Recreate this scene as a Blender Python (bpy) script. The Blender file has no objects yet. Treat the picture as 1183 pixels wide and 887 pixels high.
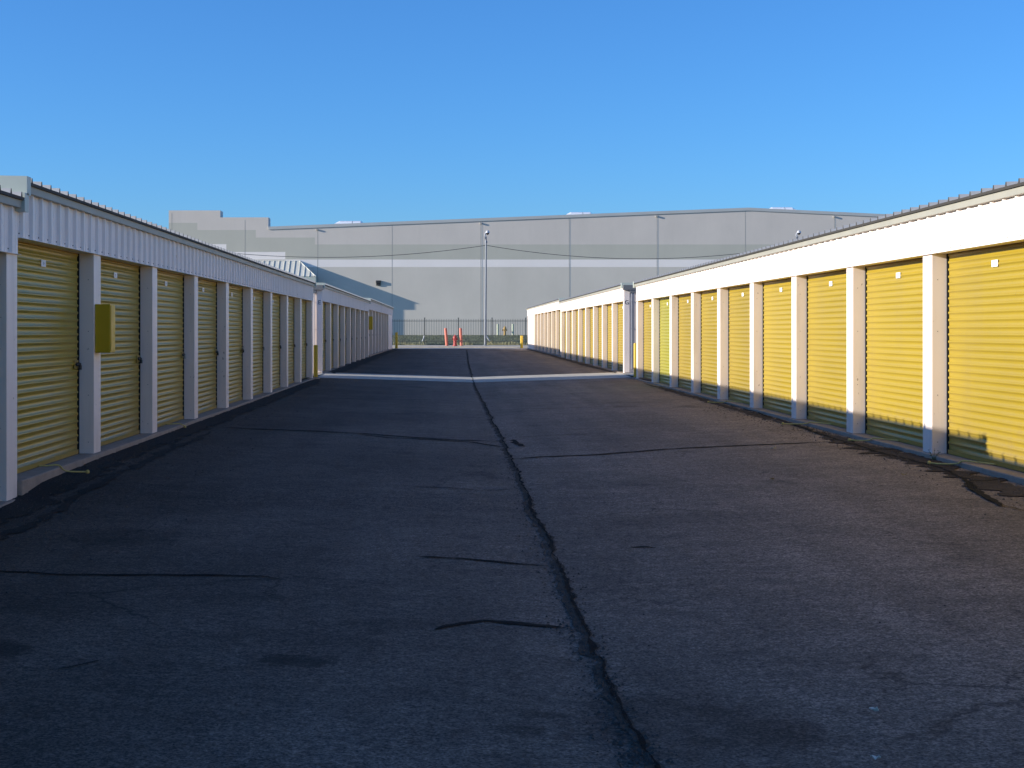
import bpy, math, random
from mathutils import Vector, noise
random.seed(7)
S = bpy.context.scene
COL = S.collection
# ------------------------------------------------------------------ camera model
F, X0, Y0, CAMZ = 1683.0, 520.5, 382.0, 1.31
def at(px, py, Y):                      # photo pixel at a known distance -> world
    return Vector(((px - X0) * Y / F, Y, CAMZ + (Y0 - py) * Y / F))

def lerp_table(t, v):
    if v <= t[0][0]: return t[0][1]
    for (a, b), (c, d) in zip(t, t[1:]):
        if v <= c: return b + (d - b) * (v - a) / (c - a)
    return t[-1][1]
BASE = [(-30, -.34), (5, -.25), (12.5, -.165), (13.4, -.085), (15.5, -.055), (25, -.045), (40, -.02), (42, .035), (44, .05), (67, .08), (70, .11), (96, .12)]
CROWN = [(-30, .14), (45, .14), (90, .04), (96, .03)]
XC = .66
BASER = [(-30, -.28), (5, -.14), (12.5, -.055), (15.5, -.045), (25, -.04), (40, -.02)] + BASE[6:]
def zg(x, y):
    c = lerp_table(CROWN, y); t = min(1, max(0, (x + 3.8) / 8.9))
    return lerp_table(BASE, y) * (1 - t) + lerp_table(BASER, y) * t - c * max(0, 1 - abs(x - XC) / 4.45)
def ground_at(px, py):                  # photo pixel -> point on the asphalt
    z = -.1
    for _ in range(30):
        Y = F * (CAMZ - z) / (py - Y0); X = (px - X0) * Y / F
        z = zg(X, Y)
    return Vector((X, Y, z))

# ------------------------------------------------------------------ materials
def nd(nt, t, **kw):
    n = nt.nodes.new(t)
    for k, v in kw.items():
        if k in n.inputs.keys(): n.inputs[k].default_value = v
        else: setattr(n, k, v)
    return n
def mat(name, col, rough=.6, metal=0., var=.12, scale=3., bump=0., bscale=60., streak=0., dirt=None, dirt_amt=0., rand=0., spec=.5, stretch=(1, 1, 1), chips=0., tint=None, dust=0., rvar=.08):
    m = bpy.data.materials.new(name); m.use_nodes = True
    nt = m.node_tree; P = nt.nodes['Principled BSDF']; L = nt.links.new
    P.inputs['Roughness'].default_value = rough; P.inputs['Metallic'].default_value = metal
    P.inputs['Specular IOR Level'].default_value = spec
    if tint: P.inputs['Specular Tint'].default_value = tint
    tc = nd(nt, 'ShaderNodeTexCoord')
    geo = nd(nt, 'ShaderNodeNewGeometry')
    mp = nd(nt, 'ShaderNodeMapping'); mp.inputs['Scale'].default_value = stretch
    L(geo.outputs['Position'], mp.inputs['Vector'])
    n1 = nd(nt, 'ShaderNodeTexNoise', Scale=scale, Detail=6., Roughness=.62)
    L(mp.outputs[0], n1.inputs['Vector'])
    mr = nd(nt, 'ShaderNodeMapRange'); mr.inputs[1].default_value = .25; mr.inputs[2].default_value = .75
    mr.inputs[3].default_value = 1 - var; mr.inputs[4].default_value = 1 + var
    L(n1.outputs['Fac'], mr.inputs[0])
    mul = nd(nt, 'ShaderNodeMix', data_type='RGBA', blend_type='MULTIPLY'); mul.inputs[0].default_value = 1.
    mul.inputs[6].default_value = (*col, 1); L(mr.outputs[0], mul.inputs[7])
    out = mul.outputs[2]
    if dirt:
        n2 = nd(nt, 'ShaderNodeTexNoise', Scale=scale * 2.3, Detail=8., Roughness=.7)
        mp2 = nd(nt, 'ShaderNodeMapping'); mp2.inputs['Scale'].default_value = (1, 1, .12) if streak else (1, 1, 1)
        L(geo.outputs['Position'], mp2.inputs['Vector']); L(mp2.outputs[0], n2.inputs['Vector'])
        r2 = nd(nt, 'ShaderNodeMapRange'); r2.inputs[1].default_value = .5; r2.inputs[2].default_value = .8
        r2.inputs[3].default_value = 0; r2.inputs[4].default_value = dirt_amt
        L(n2.outputs['Fac'], r2.inputs[0])
        mx = nd(nt, 'ShaderNodeMix', data_type='RGBA'); L(r2.outputs[0], mx.inputs[0])
        L(out, mx.inputs[6]); mx.inputs[7].default_value = (*dirt, 1); out = mx.outputs[2]
    if dust:
        tco = nd(nt, 'ShaderNodeSeparateXYZ'); L(tc.outputs['Object'], tco.inputs[0])
        n5 = nd(nt, 'ShaderNodeTexNoise', Scale=5., Detail=7., Roughness=.75); L(geo.outputs['Position'], n5.inputs['Vector'])
        ad = nd(nt, 'ShaderNodeMath', operation='MULTIPLY_ADD'); L(n5.outputs['Fac'], ad.inputs[0]); ad.inputs[1].default_value = -1.1; L(tco.outputs[2], ad.inputs[2])
        r5 = nd(nt, 'ShaderNodeMapRange'); r5.inputs[1].default_value = -.52; r5.inputs[2].default_value = -.15; r5.inputs[3].default_value = dust; r5.inputs[4].default_value = 0; L(ad.outputs[0], r5.inputs[0])
        mx5 = nd(nt, 'ShaderNodeMix', data_type='RGBA'); L(r5.outputs[0], mx5.inputs[0]); L(out, mx5.inputs[6]); mx5.inputs[7].default_value = (.27, .175, .085, 1); out = mx5.outputs[2]
    if chips:
        n4 = nd(nt, 'ShaderNodeTexNoise', Scale=17., Detail=3., Roughness=.6); mp4 = nd(nt, 'ShaderNodeMapping'); mp4.inputs['Scale'].default_value = (1, 1, .55)
        L(geo.outputs['Position'], mp4.inputs['Vector']); L(mp4.outputs[0], n4.inputs['Vector'])
        r4 = nd(nt, 'ShaderNodeMapRange'); r4.inputs[1].default_value = .70; r4.inputs[2].default_value = .74; r4.inputs[3].default_value = 0; r4.inputs[4].default_value = chips
        L(n4.outputs['Fac'], r4.inputs[0])
        mx4 = nd(nt, 'ShaderNodeMix', data_type='RGBA'); L(r4.outputs[0], mx4.inputs[0]); L(out, mx4.inputs[6]); mx4.inputs[7].default_value = (.16, .10, .06, 1); out = mx4.outputs[2]
    if rand:
        oi = nd(nt, 'ShaderNodeObjectInfo'); hs = nd(nt, 'ShaderNodeHueSaturation')
        r3 = nd(nt, 'ShaderNodeMapRange'); r3.inputs[3].default_value = 1 - rand; r3.inputs[4].default_value = 1 + rand
        L(oi.outputs['Random'], r3.inputs[0]); L(r3.outputs[0], hs.inputs['Value']); L(out, hs.inputs['Color']); out = hs.outputs[0]
    L(out, P.inputs['Base Color'])
    rr = nd(nt, 'ShaderNodeMapRange'); rr.inputs[1].default_value = .3; rr.inputs[2].default_value = .7
    rr.inputs[3].default_value = max(.02, rough - rvar); rr.inputs[4].default_value = min(1, rough + rvar)
    L(n1.outputs['Fac'], rr.inputs[0]); L(rr.outputs[0], P.inputs['Roughness'])
    if bump:
        n3 = nd(nt, 'ShaderNodeTexNoise', Scale=bscale, Detail=4.)
        L(geo.outputs['Position'], n3.inputs['Vector'])
        b = nd(nt, 'ShaderNodeBump', Strength=bump, Distance=.02); L(n3.outputs['Fac'], b.inputs['Height']); L(b.outputs[0], P.inputs['Normal'])
    return m

STAINS = []
for _px, _rx, _ry, _d in (((335, 763), .24, .17, .35), ((6, 752), .16, .2, .4), ((595, 843), .16, .08, .5), ((440, 431), .45, .6, .5), ((482, 423), .3, .4, .5), ((625, 826), .15, .07, .6),
                          ((350, 735), .6, .25, .75), ((430, 720), .5, .2, .75), ((250, 690), .4, .2, .8), ((480, 447), .35, .4, .45), ((690, 560), .7, .4, .85), ((930, 610), .5, .35, .85), ((980, 760), .4, .2, .8), ((130, 620), .5, .5, .6), ((60, 700), .5, .4, .75), ((770, 600), .9, .4, .8)):
    _g = ground_at(*_px); STAINS.append((_g.x, _g.y, _rx, _ry, _d))
def asphalt_mat():
    m = bpy.data.materials.new('asphalt'); m.use_nodes = True
    nt = m.node_tree; P = nt.nodes['Principled BSDF']; L = nt.links.new
    geo = nd(nt, 'ShaderNodeNewGeometry'); pos = geo.outputs['Position']
    def noi(scale, detail=4., rough=.6, st=(1, 1, 1), loc=(0, 0, 0)):
        mp = nd(nt, 'ShaderNodeMapping'); mp.inputs['Scale'].default_value = st; mp.inputs['Location'].default_value = loc
        L(pos, mp.inputs['Vector'])
        n = nd(nt, 'ShaderNodeTexNoise', Scale=scale, Detail=detail, Roughness=rough); L(mp.outputs[0], n.inputs['Vector']); return n.outputs['Fac']
    def rng(s, a, b, c, d, smooth=False):
        r = nd(nt, 'ShaderNodeMapRange')
        if smooth: r.interpolation_type = 'SMOOTHSTEP'
        for i, v in enumerate((a, b, c, d)): r.inputs[i + 1].default_value = v
        L(s, r.inputs[0]); return r.outputs[0]
    def math_(op, a, b):
        n = nd(nt, 'ShaderNodeMath', operation=op)
        for i, v in enumerate((a, b)):
            if isinstance(v, (int, float)): n.inputs[i].default_value = v
            else: L(v, n.inputs[i])
        return n.outputs[0]
    sx = nd(nt, 'ShaderNodeSeparateXYZ'); L(pos, sx.inputs[0])
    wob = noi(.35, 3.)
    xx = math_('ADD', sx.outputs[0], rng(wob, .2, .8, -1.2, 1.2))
    side = rng(xx, -4.6, 3.4, .38, 1.5, True)            # seal coat left, worn grey right; bounce light off the right row painted in
    big = rng(noi(.55, 5., .6, (1, .6, 1)), .3, .7, .78, 1.2)
    mid = rng(noi(4., 8., .75, (.6, 1, 1)), .3, .7, .70, 1.28)
    grain = rng(noi(70., 3., .7), .36, .64, .35, 1.65)
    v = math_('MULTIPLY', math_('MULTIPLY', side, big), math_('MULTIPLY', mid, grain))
    v = math_('MULTIPLY', v, rng(noi(24., 3., .7), .36, .64, .66, 1.34))
    v = math_('MULTIPLY', v, rng(noi(1., 3., .6, (2.2, .07, 1)), .3, .7, .86, 1.16))        # wheel paths
    warp = nd(nt, 'ShaderNodeTexNoise', Scale=1.4, Detail=5., Roughness=.7); L(pos, warp.inputs['Vector'])
    wv = nd(nt, 'ShaderNodeVectorMath', operation='MULTIPLY_ADD'); L(warp.outputs['Color'], wv.inputs[0]); wv.inputs[1].default_value = (.9, .9, 0); L(pos, wv.inputs[2])
    flat = nd(nt, 'ShaderNodeVectorMath', operation='MULTIPLY'); L(wv.outputs[0], flat.inputs[0]); flat.inputs[1].default_value = (1, .75, 0)
    ve = nd(nt, 'ShaderNodeTexVoronoi', Scale=.55, feature='DISTANCE_TO_EDGE'); L(flat.outputs[0], ve.inputs['Vector'])
    hair = math_('MULTIPLY', rng(ve.outputs['Distance'], .0025, .008, 1., 0.), rng(noi(.5, 2., .5, (1, 1, 1), (3, 8, 0)), .50, .60, 0., .75))
    v = math_('MULTIPLY', v, rng(hair, 0, 1, 1., .25))
    # dark oil blotches
    blot = rng(noi(.9, 3., .5, (1, .7, 1), (7, 3, 0)), .63, .74, 1., .55, True)
    v = math_('MULTIPLY', v, blot)
    for (sx_, sy_, rx_, ry_, dk) in STAINS:
        mp = nd(nt, 'ShaderNodeMapping'); mp.inputs['Location'].default_value = (-sx_ / rx_, -sy_ / ry_, 0); mp.inputs['Scale'].default_value = (1 / rx_, 1 / ry_, 0)
        L(pos, mp.inputs['Vector']); ln = nd(nt, 'ShaderNodeVectorMath', operation='LENGTH'); L(mp.outputs[0], ln.inputs[0])
        dd = math_('ADD', ln.outputs['Value'], rng(noi(6., 4., .6), .2, .8, -.55, .55))
        v = math_('MULTIPLY', v, rng(dd, .45, 1.1, dk, 1., True))
    # pale exposed stones
    vo = nd(nt, 'ShaderNodeTexVoronoi', Scale=36.); L(pos, vo.inputs['Vector'])
    wn = nd(nt, 'ShaderNodeTexWhiteNoise'); L(vo.outputs['Position'], wn.inputs['Vector'])
    st = math_('MULTIPLY', rng(vo.outputs['Distance'], .13, .26, 1., 0.), rng(wn.outputs['Value'], .80, .86, 0., 1.))
    pit = math_('MULTIPLY', rng(vo.outputs['Distance'], .1, .34, 1., 0.), rng(wn.outputs['Value'], .16, .12, 0., 1.))
    v = math_('MULTIPLY', v, rng(pit, 0, 1, 1., .35))
    c = nd(nt, 'ShaderNodeMix', data_type='RGBA', blend_type='MULTIPLY'); c.inputs[0].default_value = 1.
    c.inputs[6].default_value = (.132, .102, .079, 1)
    cc = nd(nt, 'ShaderNodeCombineColor')
    for i in range(3): L(v, cc.inputs[i])
    L(cc.outputs[0], c.inputs[7])
    mx = nd(nt, 'ShaderNodeMix', data_type='RGBA'); L(math_('MULTIPLY', st, .55), mx.inputs[0]); L(c.outputs[2], mx.inputs[6]); mx.inputs[7].default_value = (.24, .22, .20, 1)
    L(mx.outputs[2], P.inputs['Base Color'])
    P.inputs['Roughness'].default_value = .88; P.inputs['Specular IOR Level'].default_value = .3
    b = nd(nt, 'ShaderNodeBump', Strength=.75, Distance=.012)
    L(math_('ADD', noi(70., 4., .7), math_('MULTIPLY', noi(9., 3.), .6)), b.inputs['Height']); L(b.outputs[0], P.inputs['Normal'])
    return m

M = dict(
    white=mat('white_paint', (.91, .775, .68), .45, var=.04, scale=1.5, dirt=(.42, .36, .29), dirt_amt=.4, streak=1, chips=.7),
    fascia=mat('fascia_paint', (.91, .785, .70), .45, var=.03, scale=1.2, dirt=(.5, .45, .40), dirt_amt=.3, streak=1, chips=.4),
    door=mat('door_paint', (.375, .262, .026), .34, spec=.5, tint=(1, .66, .18, 1), rvar=.03, dust=.32, chips=.35, var=.06, scale=.8, stretch=(1, .6, 3), dirt=(.28, .20, .08), dirt_amt=.35, streak=1, rand=.08, bump=.02, bscale=9),
    door_green=mat('door_paint_lime', (.34, .30, .03), .36, var=.06, scale=.8, stretch=(1, .6, 3), dirt=(.34, .25, .10), dirt_amt=.2, streak=1),
    trim=mat('eave_trim_paint', (.34, .315, .25), .5, var=.08, scale=2., dirt=(.2, .2, .17), dirt_amt=.25),
    rake=mat('rake_trim_paint', (.52, .545, .46), .5, var=.06, scale=2.),
    roof=mat('roof_metal', (.52, .49, .45), .45, var=.08, scale=1., dirt=(.36, .33, .28), dirt_amt=.3),
    black=mat('black_track', (.018, .017, .015), .7),
    closure=mat('roof_closure', (.045, .038, .03), .8),
    steel=mat('galvanised_steel', (.42, .42, .42), .42, .7, var=.15, scale=20),
    darksteel=mat('dark_steel', (.06, .058, .055), .5, .5),
    concrete=mat('slab_concrete', (.33, .26, .20), .9, var=.2, scale=4, bump=.4, bscale=50, dirt=(.12, .11, .10), dirt_amt=.5),
    pan=mat('drain_concrete', (.46, .42, .35), .9, var=.14, scale=3, bump=.3, bscale=50, dirt=(.2, .19, .17), dirt_amt=.4),
    yellow=mat('yellow_bollard_paint', (.60, .39, .02), .5, var=.1, scale=8, dirt=(.25, .17, .05), dirt_amt=.35),
    box=mat('yellow_box_paint', (.60, .38, .008), .4, var=.05, scale=6),
    red=mat('salmon_red_paint', (.62, .17, .11), .55, var=.1, scale=8, dirt=(.5, .3, .22), dirt_amt=.4),
    hydrant_red=mat('hydrant_red_paint', (.42, .06, .05), .5, var=.12, scale=15),
    hydrant_yellow=mat('hydrant_ochre_paint', (.45, .28, .08), .55, var=.12, scale=15),
    green=mat('pale_green_paint', (.58, .60, .42), .55, var=.08, scale=8),
    iron=mat('black_iron', (.075, .085, .075), .55),
    pole=mat('pole_grey', (.20, .21, .23), .5, .3, var=.1, scale=4),
    wire=mat('wire_black', (.06, .06, .06), .6),
    cam=mat('camera_white', (.5, .5, .52), .4),
    lens=mat('smoked_dome', (.03, .03, .035), .12),
    letter=mat('letter_black', (.03, .03, .03), .6),
    plate=mat('number_plate_white', (.80, .79, .78), .5, var=.03),
    mark=mat('plate_mark', (.36, .36, .38), .6),
    rope=mat('yellow_rope', (.55, .44, .14), .85, var=.2, scale=40),
    crack=mat('crack_tar', (.006, .006, .006), .95, var=.5, scale=12, bump=.6, bscale=90, spec=.15),
    seam=mat('seam_filler', (.080, .060, .045), .95, var=.7, scale=14, bump=.8, bscale=70, spec=.15, dirt=(.10, .07, .045), dirt_amt=.8),
    patch=mat('crumbled_asphalt', (.055, .043, .036), .95, var=.5, scale=9, bump=1., bscale=80, spec=.2),
    tar=mat('fresh_tar', (.014, .013, .012), .8, var=.6, scale=7, bump=1., bscale=60, spec=.25),
    gravel=mat('gravel_stone', (.075, .066, .058), .9, var=.5, scale=30),
    ground=mat('bare_ground', (.16, .13, .10), .95, var=.3, scale=.5),
    lawn=mat('bank_grass', (.115, .13, .075), .95, var=.45, scale=1.3, bump=1., bscale=14, dirt=(.2, .17, .09), dirt_amt=.4),
    blade=mat('dry_grass', (.48, .44, .24), .9, var=.4, scale=4),
    weed=mat('weed_leaf', (.07, .12, .035), .8, var=.3, scale=20),
    w_top=mat('precast_light', (.68, .60, .515), .85, var=.05, scale=.35, dirt=(.58, .52, .44), dirt_amt=.4, streak=1, bump=.15, bscale=8),
    w_mid=mat('precast_green_grey', (.55, .515, .42), .85, var=.05, scale=.35, dirt=(.49, .465, .37), dirt_amt=.4, streak=1, bump=.15, bscale=8),
    w_band=mat('precast_white_band', (.93, .84, .76), .8, var=.03, scale=.35, dirt=(.86, .77, .70), dirt_amt=.3, streak=1),
    w_low=mat('precast_grey', (.66, .595, .50), .85, var=.06, scale=.3, dirt=(.58, .53, .43), dirt_amt=.45, streak=1, bump=.15, bscale=8),
    w_cap=mat('parapet_cap', (.50, .50, .47), .6, var=.06, scale=.5),
    joint=mat('joint_sealant', (.42, .39, .34), .9),
    seamroof=mat('pale_standing_seam', (.62, .60, .52), .45, var=.05, scale=1.),
    head=mat('rainwater_head_paint', (.17, .165, .16), .5),
    spout=mat('grey_downspout_paint', (.22, .22, .24), .5),
    dome=mat('skylight_dome', (.78, .79, .82), .3, var=.03),
    paper=mat('paper_scrap', (.68, .63, .52), .8),
    leaf=mat('dry_leaf', (.30, .22, .10), .9),
)
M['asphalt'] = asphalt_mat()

# ------------------------------------------------------------------ mesh helpers
class MB:
    def __init__(s): s.v = []; s.f = []; s.m = []
    def quad(s, *pts, m=0):
        i = len(s.v); s.v += [tuple(p) for p in pts]; s.f.append(tuple(range(i, i + len(pts)))); s.m.append(m)
    def box(s, x0, x1, y0, y1, z0, z1, m=0):
        x0, x1 = sorted((x0, x1)); y0, y1 = sorted((y0, y1)); z0, z1 = sorted((z0, z1))
        i = len(s.v)
        s.v += [(x0, y0, z0), (x1, y0, z0), (x1, y1, z0), (x0, y1, z0), (x0, y0, z1), (x1, y0, z1), (x1, y1, z1), (x0, y1, z1)]
        for f in ((0, 3, 2, 1), (4, 5, 6, 7), (0, 1, 5, 4), (1, 2, 6, 5), (2, 3, 7, 6), (3, 0, 4, 7)):
            s.f.append(tuple(i + k for k in f)); s.m.append(m)
        return s
    def tube(s, pts, r, n=8, m=0, cap=True):
        pts = [Vector(p) for p in pts]; rs = r if isinstance(r, (list, tuple)) else [r] * len(pts)
        i0 = len(s.v)
        for k, p in enumerate(pts):
            t = (pts[min(k + 1, len(pts) - 1)] - pts[max(k - 1, 0)]).normalized()
            a = t.cross(Vector((0, 0, 1)) if abs(t.z) < .9 else Vector((0, 1, 0))).normalized(); b = t.cross(a)
            for j in range(n):
                q = 2 * math.pi * j / n; s.v.append(tuple(p + (a * math.cos(q) + b * math.sin(q)) * rs[k]))
        for k in range(len(pts) - 1):
            for j in range(n):
                a = i0 + k * n + j; b = i0 + k * n + (j + 1) % n
                s.f.append((a, b, b + n, a + n)); s.m.append(m)
        if cap:
            s.f.append(tuple(i0 + j for j in range(n))); s.m.append(m)
            e = i0 + (len(pts) - 1) * n
            s.f.append(tuple(e + j for j in reversed(range(n)))); s.m.append(m)
        return s
    def lathe(s, prof, c=(0, 0, 0), n=20, m=0, tilt=(0, 0)):
        i0 = len(s.v)
        for r, z in prof:
            for j in range(n):
                q = 2 * math.pi * j / n
                s.v.append((c[0] + r * math.cos(q) + tilt[0] * z, c[1] + r * math.sin(q) + tilt[1] * z, c[2] + z))
        for k in range(len(prof) - 1):
            for j in range(n):
                a = i0 + k * n + j; b = i0 + k * n + (j + 1) % n
                s.f.append((a, b, b + n, a + n)); s.m.append(m)
        s.f.append(tuple(i0 + j for j in reversed(range(n)))); s.m.append(m)
        e = i0 + (len(prof) - 1) * n
        s.f.append(tuple(e + j for j in range(n))); s.m.append(m)
        return s
    def mesh(s, name, mats, org=(0, 0, 0), smooth=False, bevel=0):
        me = bpy.data.meshes.new(name); o = Vector(org)
        me.from_pydata([tuple(Vector(v) - o) for v in s.v], [], s.f)
        if not isinstance(mats, (list, tuple)): mats = [mats]
        for mm in mats: me.materials.append(mm)
        for p, k in zip(me.polygons, s.m): p.material_index = k; p.use_smooth = smooth
        me.update(); return me
    def build(s, name, mats, parent=None, org=None, smooth=False, bevel=0, fixn=False):
        if org is None: org = parent.location if parent else (0, 0, 0)
        me = s.mesh(name, mats, org, smooth)
        if fixn or smooth or bevel:
            import bmesh
            bm = bmesh.new(); bm.from_mesh(me)
            if bevel: bmesh.ops.remove_doubles(bm, verts=bm.verts, dist=1e-5)
            bmesh.ops.recalc_face_normals(bm, faces=bm.faces); bm.to_mesh(me); bm.free()
        o = bpy.data.objects.new(name, me); COL.objects.link(o)
        if parent: o.parent = parent
        else: o.location = org
        if bevel:
            b = o.modifiers.new('bevel', 'BEVEL'); b.width = bevel; b.segments = 2; b.limit_method = 'ANGLE'
        return o
def tag(o, label=None, cat=None, group=None, kind=None):
    if label: o['label'] = label
    if cat: o['category'] = cat
    if group: o['group'] = group
    if kind: o['kind'] = kind
    return o
def thing(name, loc, label, cat, group=None):
    o = bpy.data.objects.new(name, None); COL.objects.link(o); o.location = loc; o.empty_display_size = .3
    return tag(o, label, cat, group)
def link_copy(src, parent, loc, rz=0):
    c = src.copy(); COL.objects.link(c); c.parent = parent; c.location = loc; c.rotation_euler = (0, 0, rz); return c

# ------------------------------------------------------------------ ground and paving
g = MB(); g.quad((-3000, -3000, -.75), (3000, -3000, -.75), (3000, 3000, -.75), (-3000, 3000, -.75))
tag(g.build('ground', M['ground']), kind='structure')

XL, XR = -3.80, 5.13                   # front planes of the left and right rows
def grid(xs, ys, zf, name, m, smooth=False):
    b = MB()
    for y in ys:
        for x in xs: b.v.append((x, y, zf(x, y)))
    n = len(xs)
    for j in range(len(ys) - 1):
        for i in range(n - 1):
            a = j * n + i; b.f.append((a, a + 1, a + n + 1, a + n)); b.m.append(0)
    return b.build(name, m, smooth=False)
ys = [-30 + .5 * k for k in range(253)]
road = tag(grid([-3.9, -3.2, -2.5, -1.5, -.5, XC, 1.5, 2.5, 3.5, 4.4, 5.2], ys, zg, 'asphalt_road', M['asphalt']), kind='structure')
# side passages between the buildings and the concrete drain pan across the lane
b = MB()
for xa, xb in ((-40, -3.85), (5.15, 45)):
    b.quad((xa, 38, .03), (xb, 38, .03), (xb, 45, .03), (xa, 45, .03))
tag(b.build('side_passage', M['asphalt']), kind='structure')
xs = [-3.75, -3, -2, -1, 0, XC, 1.5, 2.5, 3.5, 4.4, 5.08]
tag(grid(xs, [40.75, 41, 41.5, 42, 42.5, 43, 43.5, 44.0], lambda x, y: zg(x, y) + .005, 'drain_pan', M['pan']), kind='structure')
b = MB()
for xa, xb in ((-20, -3.74), (5.07, 22)):
    b.quad((xa, 40.75, .05), (xb, 40.75, .05), (xb, 42.98, .056), (xa, 42.98, .056))
tag(b.build('passage_pavement', M['pan']), kind='structure')
# concrete verge behind the lane with a kerb, then the grass bank
b = MB()
vx = [-60, -30, -12, -4, 0, 4, 12, 30, 90]
def vz(y): return lerp_table([(95.5, .125), (97.5, .16), (97.51, .25), (101.2, .31)], y)
vy = [95.5, 97.5, 97.51, 99, 101.2]
tag(grid(vx, vy, lambda x, y: vz(y), 'verge_pavement', M['pan']), kind='structure')
def bank(x, y):
    z = lerp_table([(101.0, .28), (103, .36), (116.5, .90), (118.5, .93), (170, .93)], y)
    return z + (.06 * noise.noise(Vector((x * .5, y * .5, 0))) if 101.5 < y < 117 else 0)
tag(grid([-70 + 1.0 * k for k in range(170)], [101.0, 101.6] + [102 + .75 * k for k in range(22)] + [119, 128.5, 170], bank, 'grass_bank', M['lawn']), kind='structure')

# ribbons: cracks and stains that lie on the asphalt
def path_world(px):
    return [ground_at(*p) for p in px]
def resample(pts, step):
    out = [pts[0]]
    for a, c in zip(pts, pts[1:]):
        n = max(1, int((c - a).length / step))
        for k in range(1, n + 1): out.append(a.lerp(c, k / n))
    return out
def ribbon(b, pts, w, jit=.03, wj=.5, seed=0, lift=.004, step=.05, m=0, taper=.12):
    pts = resample(pts, step); n = len(pts); i0 = len(b.v)
    for k, p in enumerate(pts):
        t = (pts[min(k + 1, n - 1)] - pts[max(k - 1, 0)]); t.z = 0; t.normalize(); s = Vector((-t.y, t.x, 0))
        q = p + Vector((seed * 7.1, seed * 3.3, 0))
        off = jit * (noise.noise(q * 1.1) + .6 * noise.noise(q * 4.3) + .35 * noise.noise(q * 13))
        e = min(1, k / (n * taper + 1e-6), (n - 1 - k) / (n * taper + 1e-6)) if taper else 1
        wl = w * max(.12, 1 + wj * 1.6 * noise.noise(q * 5 + Vector((9, 0, 0)))) * (.15 + .85 * e)
        wr = w * max(.12, 1 + wj * 1.6 * noise.noise(q * 6 + Vector((0, 9, 4)))) * (.15 + .85 * e)
        for d in (off - wl / 2, off + wr / 2):
            v = p + s * d; b.v.append((v.x, v.y, zg(v.x, v.y) + lift))
    for k in range(n - 1):
        a = i0 + 2 * k; b.f.append((a, a + 1, a + 3, a + 2)); b.m.append(m)
    return b
seam_px = [(539, 404), (541, 420), (545, 437), (552, 455), (562, 472), (570, 490), (582, 512), (590, 533), (599, 553), (608, 575), (617, 597), (629, 620), (636, 640), (647, 662), (658, 688), (668, 712), (677, 735), (692, 762), (703, 790), (716, 818), (730, 845), (744, 872), (752, 886)]
sp = path_world(seam_px); sp.append(sp[-1] + (sp[-1] - sp[-2]) * 8)
b = MB(); ribbon(b, sp, .06, .028, 1.1, 1, .004, step=.03, taper=0)
b.build('seam', M['seam'], road)
b = MB(); ribbon(b, [p + Vector((.018, 0, 0)) for p in sp], .020, .028, 1.2, 1, .008, step=.03, taper=0)
b.build('seam_crack', M['crack'], road)
cracks = [
    ([(248, 493), (300, 496), (360, 498), (420, 501), (470, 505), (520, 508), (575, 510), (596, 509)], .10),
    ([(415, 502), (450, 506), (500, 508), (545, 511), (578, 516), (588, 517)], .06),
    ([(591, 531), (625, 528), (680, 526), (720, 523), (770, 519), (830, 516), (900, 513), (965, 510)], .085),
    ([(-40, 657), (0, 660), (80, 664), (150, 664), (230, 665), (300, 666), (322, 670)], .035),
    ([(480, 643), (530, 645), (570, 649), (600, 652), (634, 655)], .035),
    ([(502, 728), (535, 720), (560, 717), (600, 721), (653, 726)], .05),
    ([(350, 459), (420, 461), (500, 462), (550, 464)], .05),
    ([(575, 473), (640, 472), (690, 470), (760, 469)], .045),
    ([(580, 506), (640, 503), (690, 501), (730, 499)], .03),
    ([(590, 566), (560, 567), (520, 564), (470, 562)], .022),
    ([(60, 776), (90, 770), (118, 763)], .012),
    ([(728, 633), (745, 632), (758, 633)], .035), ([(592, 508), (600, 514), (606, 516)], .09),
    ([(560, 404), (600, 406), (640, 408)], .10), ([(455, 407), (500, 409), (536, 409)], .12),
    ([(430, 430), (470, 431)], .16),
]
b = MB()
for k, (px, w) in enumerate(cracks): ribbon(b, path_world(px), w, .025, .8, k + 3, .005)
b.build('crack', M['crack'], road)
# fresh tar and crumbled edges along both rows
def edge_px(side, ys_, d):              # points along the asphalt edge
    X = (XL + d) if side < 0 else (XR - d)
    return [Vector((X, y, zg(X, y))) for y in ys_]
b = MB()
ribbon(b, edge_px(-1, [4, 8, 11, 13, 16, 20, 26, 33, 39.8], .20), .36, .05, .5, 31, .006, taper=.05)
ribbon(b, edge_px(-1, [6, 9, 11, 13, 15, 17, 20], .55), .09, .06, .9, 32, .007)
ribbon(b, edge_px(-1, [43.4, 50, 58, 66, 75, 85, 94], .3), .45, .10, .6, 33, .006, step=.2, taper=.05)
b.build('tar_edge', M['tar'], road)
b = MB()
ribbon(b, edge_px(1, [9, 11, 13, 14.2, 15.3, 16.6, 18, 19.5], .24), .34, .10, .8, 41, .006, taper=.2)
ribbon(b, edge_px(1, [19, 21, 23, 25, 28, 32, 37], .20), .16, .06, .9, 42, .006, taper=.2)
ribbon(b, edge_px(1, [43.5, 50, 58, 67, 75, 85, 95], .2), .25, .05, .6, 43, .006, step=.2, taper=.1)
b.build('crumbled_edge', M['patch'], road)
b = MB()
ribbon(b, path_world([(815, 461), (860, 472), (905, 487), (950, 503), (985, 513), (1015, 523), (1050, 531), (1090, 543), (1115, 553), (1135, 572), (1160, 585), (1210, 600)]), .035, .04, .9, 51, .009)
ribbon(b, path_world([(1118, 557), (1130, 568), (1142, 577), (1160, 586)]), .05, .05, .8, 52, .010)
ribbon(b, path_world([(1000, 519), (1040, 520), (1062, 521)]), .03, .02, .8, 53, .010)
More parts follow.
